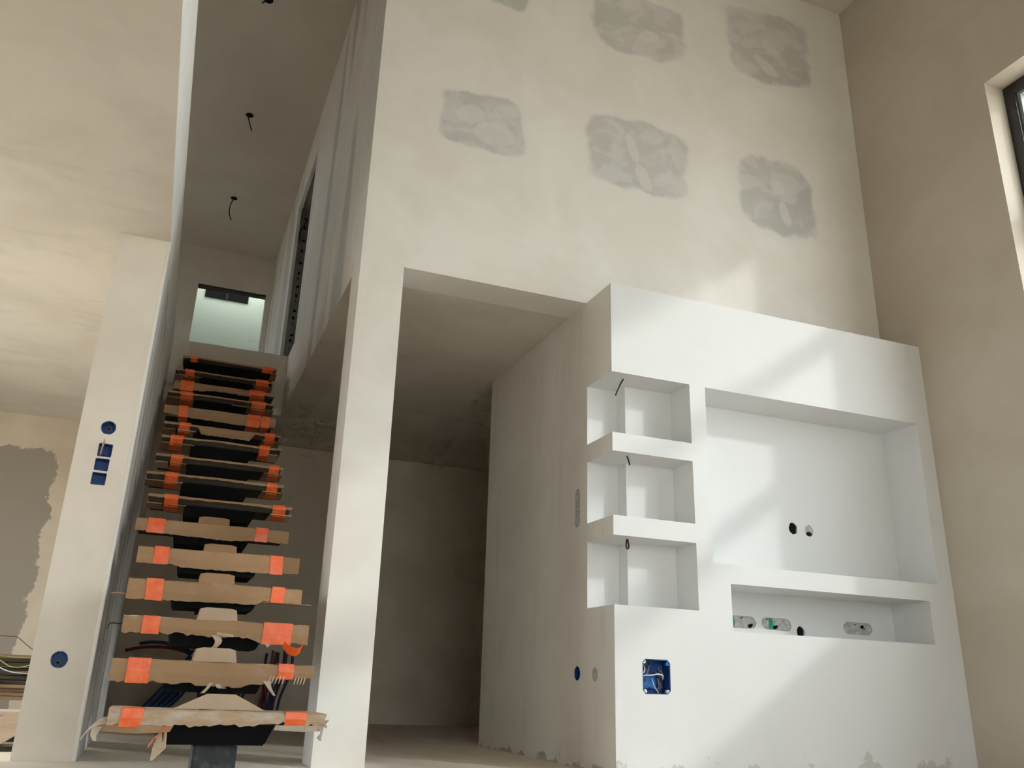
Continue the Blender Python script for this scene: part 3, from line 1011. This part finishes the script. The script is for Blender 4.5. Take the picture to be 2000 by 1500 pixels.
# torn and loose bits of the lowest treads
scrap('torn_cardboard', t1, [(-2.150, -.74, .215), (-2.200, -.75, .205), (-2.232, -.76, .180), (-2.250, -.765, .150)], [.05, .045, .02, .008], M['card_torn'], .005, (.3, 1, .5))
scrap('torn_cardboard', t1, [(-2.205, -.76, .19), (-2.214, -.768, .165), (-2.206, -.772, .145)], [.03, .02, .01], M['card_torn'], .004, (1, .2, 0))
bm = bmesh.new()
sheet_bm(bm, [[(-2.215, -.752, .200), (-2.08, -.778, .198), (-1.965, -.778, .196)], [(-2.205, -.750, .176), (-2.08, -.776, .171), (-1.975, -.776, .178)]], .005)
link('cardboard_layer', bm, M['card'], t1)
bm = bmesh.new()
sheet_bm(bm, [[(-1.62, -.776, .206), (-1.53, -.778, .206), (-1.447, -.776, .208)], [(-1.625, -.774, .190), (-1.53, -.776, .186), (-1.450, -.772, .190)]], .005)
link('cardboard_layer', bm, M['card_torn'], t1)
bm = bmesh.new()
sheet_bm(bm, [[(-1.985, -.772, .186), (-2.000, -.70, .186)], [(-1.980, -.775, .128), (-2.020, -.70, .120)], [(-2.018, -.785, .088), (-2.022, -.76, .086)]], .003)
link('hanging_flap', bm, M['card_pale'], t1)
bm = bmesh.new()
sheet_bm(bm, [[(-1.655, -.72, .16), (-1.648, -.66, .16)], [(-1.648, -.72, .128), (-1.640, -.66, .12)]], .003)
link('hanging_flap', bm, M['card_pale'], t1)
scrap('tape_twist', t1, [(-1.992, -.785, .190), (-2.005, -.79, .170), (-2.022, -.79, .158), (-2.032, -.786, .136)], [.02, .008, .014, .022], M['tape'], .002, (.6, 0, .8))
scrap('torn_cardboard', t1, [(-1.462, -.775, .212), (-1.455, -.78, .185), (-1.462, -.782, .168), (-1.456, -.78, .158)], [.03, .006, .016, .008], M['card_torn'], .004)
bm = bmesh.new()
for i in range(14):
    a = Vector((-1.452 + random.uniform(-.012, .010), -.770 + random.uniform(-.012, .02), .215 + random.uniform(-.02, .02)))
    d_ = Vector((random.uniform(.0, .02), random.uniform(-.012, .01), random.uniform(-.02, .02)))
    sheet_bm(bm, [[a, a + Vector((.006, -.003, .004))], [a + d_, a + d_ + Vector((.004, .004, .006))]], .003)
link('frayed_corner', bm, M['card_torn'], t1)
scrap('torn_cardboard', t2, [(-1.845, -.530, .338), (-1.858, -.534, .318), (-1.874, -.538, .300)], [.014, .012, .014], M['card_pale'], .003)
scrap('torn_cardboard', t2, [(-1.820, -.530, .335), (-1.812, -.532, .322), (-1.795, -.534, .322)], [.02, .02, .012], M['card_torn'], .003)
scrap('torn_cardboard', t2, [(-1.640, -.532, .352), (-1.630, -.536, .332), (-1.616, -.538, .312), (-1.606, -.54, .300)], [.030, .018, .012, .008], M['card_torn'], .005)
for i in range(9):
    xx = -1.628 + i * .013 if i < 5 else -1.575 + (i - 5) * .012 + .045
    scrap('torn_fluting', t2, [(xx, -.5335, .372), (xx - .003, -.535, .358), (xx - .006, -.534, .344)], [.004, .005, .003], M['card_pale'], .002)
scrap('torn_cardboard', t3, [(-1.838, -.285, .520), (-1.825, -.292, .500), (-1.832, -.296, .480), (-1.852, -.292, .462)], [.035, .030, .022, .016], M['card_pale'], .003, (1, .3, 0))
scrap('torn_cardboard', t3, [(-1.835, -.286, .528), (-1.80, -.290, .524), (-1.768, -.290, .522)], [.014, .012, .010], M['card_pale'], .004, (0, 0, 1))
scrap('torn_cardboard', t3, [(-1.632, -.283, .510), (-1.626, -.285, .495), (-1.624, -.285, .484)], [.05, .02, .006], M['card_torn'], .003)
scrap('tape_curl', t3, [(-1.560, -.286, .500), (-1.535, -.290, .478), (-1.505, -.296, .470), (-1.488, -.300, .484), (-1.484, -.296, .500)], [.028, .032, .036, .034, .03], M['tape'], .002, (.2, -.4, .9))
boxes('thin_sheet', [(-2.275, -1.420, -.028, .03, .683, .686)], M['card'], t4)
tube('wire_hook', [(-2.20, -.272, .548), (-2.225, -.275, .548), (-2.248, -.278, .546), (-2.252, -.278, .525)], .0025, M['cable'], t3, 6, 4)

# ------------------------------------------------------------------ upper landing
r = thing('green_board_wall', 'pale green plasterboard with a black double vent slot at the stair head', 'plasterboard', (-1.8, 6.9, Z2))
boxes('board', [(-2.8, -.75, 6.90, 6.95, Z2, ZC)], M['greenboard'], r)
a0, a1, s0, s1 = -2.142, -1.590, 5.050, 5.186
boxes('slot', [(a0, a1, 6.885, 6.899, s0, s1)], M['hole'], r)
boxes('slot_stud', [((a0 + a1) / 2 - .011, (a0 + a1) / 2 + .011, 6.878, 6.8845, s0, s1)], M['tread_board'], r)
r = thing('metal_stud_jamb', 'bare galvanised stud between white board edges in the stairwell doorway', 'door jamb', (XP, 4.0, Z2))
boxes('board_edge', [(XP - .004, XP + .028, 3.985, 4.018, Z2, 4.998)], M['gyp_white'], r)
boxes('board_edge', [(-1.135, -1.106, 3.985, 4.018, Z2, 4.998)], M['gyp_white'], r)
boxes('stud', [(XP + .030, -1.137, 3.996, 4.018, Z2, 4.998)], M['zinc'], r)
for i in range(22):
    zz = Z2 + .10 + i * .085 + .02 * math.sin(i * 2.3)
    boxes('stud_slot', [(XP + .070, XP + .070 + .010 + .010 * (i % 3), 3.993, 3.9955, zz, zz + .012 + .010 * ((i * 5) % 3))], M['cable'], r)
boxes('board_edge', [(XP - .004, XP + .03, 2.805, 3.985, 4.965, 4.998)], M['gyp_white'], r)
boxes('corner_bead', [(XP - .005, XP - .0005, 2.73, 2.80, Z2, 5.0)], M['gyp_white'], r)
boxes('corner_bead', [(XP - .005, XP - .0005, 4.02, 4.12, Z2, 5.0)], M['gyp_white'], r)
boxes('corner_bead', [(XP - .005, XP - .0005, 2.80, 4.12, 5.001, 5.06)], M['gyp_white'], r)
tube('wire', [(-1.30, 3.98, 4.62), (-1.31, 3.96, 4.70), (-1.28, 3.95, 4.78), (-1.25, 3.94, 4.84)], .005, M['cable'], r)

# ------------------------------------------------------------------ heating pipes behind the stairs
PY = 3.6
left_pipes = [
    ('red water pipe arching far left behind the stairs', 'pipe_red', .012, [(-2.28, 3.76, .535), (-2.15, 3.76, .565), (-2.0, 3.76, .572), (-1.86, 3.76, .555), (-1.72, 3.76, .50), (-1.60, 3.78, .40), (-1.54, 3.80, .0)]),
    ('blue water pipe arching above the red one behind the stairs', 'pipe_blue', .013, [(-2.18, 3.68, .590), (-2.08, 3.68, .606), (-1.96, 3.68, .600), (-1.84, 3.68, .57), (-1.70, 3.69, .50), (-1.56, 3.70, .38), (-1.50, 3.72, .0)])]
for i, which in enumerate(('frontmost', 'second', 'third', 'rearmost')):
    left_pipes.append((which + ' thick blue pipe of the bundle slanting down behind the stairs', 'pipe_blue', .026,
                       [(-1.74 + i * .030, 3.40 + i * .060, .56 - i * .012), (-1.82 + i * .034, 3.40 + i * .060, .44 - i * .015), (-1.94 + i * .042, 3.38 + i * .060, .27 - i * .015),
                        (-2.06 + i * .050, 3.36 + i * .060, .12), (-2.17 + i * .055, 3.32 + i * .060, .028)]))
for lab, m, rad, pts in left_pipes:
    tag(tube('water_pipe', pts, rad, M[m]), lab, 'pipe', 'pipes behind the stairs')
rp = [('red', -1.36, -1.38, .44), ('blue', -1.30, -1.35, .44), ('blue', -1.17, -1.15, .56), ('red', -1.14, -1.20, .58), ('blue', -1.10, -1.11, .575),
      ('red', -1.07, -1.16, .57), ('blue', -1.04, -1.13, .585), ('red', -1.01, -1.08, .56), ('blue', -.98, -1.06, .58)]
nth = {'red': 0, 'blue': 0}
for i, (cname, xt, xb_, zt) in enumerate(rp):
    yy = 3.50 + .032 * ((i * 3) % 8)
    if i < 2:
        pts = [(xb_ - .01, yy, 0), (xb_, yy, .15), (xt, yy, .30), (xt + .03, yy, .40), (xt + .10, yy, .42), (xt + .18, yy, .33), (xt + .21, yy, .18), (xt + .20, yy, 0)]
        lab = ('red' if cname == 'red' else 'blue') + ' pipe looped over beside the upright pipe bundle'
    else:
        pts = [(xb_, yy, 0), (xb_ + .2 * (xt - xb_), yy, .2), (xt, yy, .42), (xt + .005, yy, zt)]
        nth[cname] += 1
        lab = ['leftmost', 'second', 'third', 'rightmost'][nth[cname] - 1 if not (cname == 'red' and nth[cname] == 3) else 3] + (' red' if cname == 'red' else ' dark blue') + ' upright pipe in the bundle behind the right tread ends'
    tag(tube('water_pipe', pts, .011, M['pipe_' + cname]), lab, 'pipe', 'pipes behind the stairs')
o = tube('pipe_tie', [(-1.78, 3.345, .50), (-1.74, 3.338, .545), (-1.70, 3.335, .60)], .014, M['pipe_clip'])
tag(o, 'pale grey strap round the pipe bend behind the stairs', 'strap')

# ------------------------------------------------------------------ timber store left of the wall end
tim = 'boards stored left of the wall end'
zz = .0
for i, (th, m) in enumerate(((.05, 'wood_light'), (.05, 'wood_light'))):
    o = boxes('timber_bearer', [(-3.6 + i * .55, -3.52 + i * .55, 1.75, 2.7, 0, .185)], M[m], None, .003)
    tag(o, 'squared timber bearer under the board stack, %s one' % ('outer' if i == 0 else 'inner'), 'timber', tim)
zz = .186
lab = ['lowest brown board of the stack left of the wall end', 'second brown board from the bottom of the stack', 'third brown board of the stack, edge facing out', 'uppermost brown board of the stack below the grey ones']
for i in range(4):
    o = boxes('board', [(-4.6, -2.66 - .015 * (i % 2), 1.98 + .012 * (i % 3), 2.62, zz, zz + .020)], M['wood_brown'], None, .002)
    tag(o, lab[i], 'board', tim)
    zz += .022
lab = ['lowest grey weathered board in the stack', 'second grey weathered board from below in the stack', 'middle grey weathered board in the stack', 'fourth grey weathered board in the stack', 'fifth grey weathered board, under the loose wires', 'top grey weathered board carrying the loose wires']
for i in range(6):
    o = boxes('board', [(-4.6, -2.68 - .02 * ((i * 2) % 3), 2.00 + .014 * ((i * 5) % 4), 2.60, zz, zz + .022)], M['wood_dark'], None, .002)
    tag(o, lab[i], 'board', tim)
    zz += .025
o = boxes('board', [(-4.6, -2.70, 2.34, 2.48, zz, zz + .022)], M['wood_brown'], None, .002)
tag(o, 'narrow reddish board lying on top of the stack', 'board', tim)
for i, (m, pts) in enumerate((('w_yellow', [(-3.05, 2.12, .0), (-2.95, 2.10, .004), (-2.86, 2.13, .0), (-2.78, 2.11, .003), (-2.71, 2.12, .0)]),
                              ('w_yellow', [(-3.0, 2.02, .008), (-2.92, 1.975, -.02), (-2.85, 1.965, -.055), (-2.77, 1.965, -.05), (-2.70, 1.99, -.01)]),
                              ('w_blue', [(-3.05, 2.20, .001), (-2.94, 2.19, .004), (-2.88, 2.17, .001), (-2.82, 2.18, .0)]),
                              ('w_white', [(-3.00, 2.03, .001), (-2.97, 1.975, -.01), (-2.93, 1.955, -.05), (-2.84, 1.950, -.085), (-2.74, 1.952, -.09)]))):
    o = tube('loose_wire', [(a, b, zz + c + .004) for a, b, c in pts], .003, M[m], None, 6, 6)
    tag(o, ['yellow wire lying along the top of the board stack', 'yellow wire sagging over the front of the board stack', 'blue wire end on the board stack', 'white wire drooping lowest over the board stack'][i], 'wire', 'loose wires on the board stack')
o = tube('stiff_wire', [(-3.10, 2.30, .56), (-2.93, 2.30, .555), (-2.89, 2.30, .552), (-2.82, 2.32, .50), (-2.74, 2.34, zz + .025)], .003, M['w_brown'], None, 6, 6)
tag(o, 'thin stiff wire standing up in an arc above the board stack', 'wire')
o = boxes('timber_plank', [(-4.2, -2.63, 1.28, 1.60, .128, .150)], M['wood_light'], None, .003)
tag(o, 'light flat plank in front of the board stack', 'plank', tim)
o = boxes('timber_block', [(-3.2, -3.0, 1.32, 1.56, 0, .127)], M['wood_light'], None, .003)
tag(o, 'light timber block under the flat plank', 'timber', tim)
o = boxes('timber_block', [(-2.76, -2.66, 1.34, 1.56, 0, .127)], M['wood_dark'], None, .003)
tag(o, 'dark timber block beside the wall end under the plank', 'timber', tim)
bm = bmesh.new()
prism_bm(bm, [(-2.585, .185), (-2.95, .060), (-2.95, -.0), (-2.72, .0), (-2.585, .095)], lambda u, v, dp: (u, dp, v), 1.12, 1.20)
o = link('timber_offcut', bm, M['wood_light'])
tag(o, 'slanting light timber offcut leaning toward the wall end', 'timber')
o = boxes('floor_board', [(-3.6, -2.60, .70, .86, .0, .022)], M['wood_dark'], None, .002)
tag(o, 'dark board flat on the floor at the far lower left', 'board')
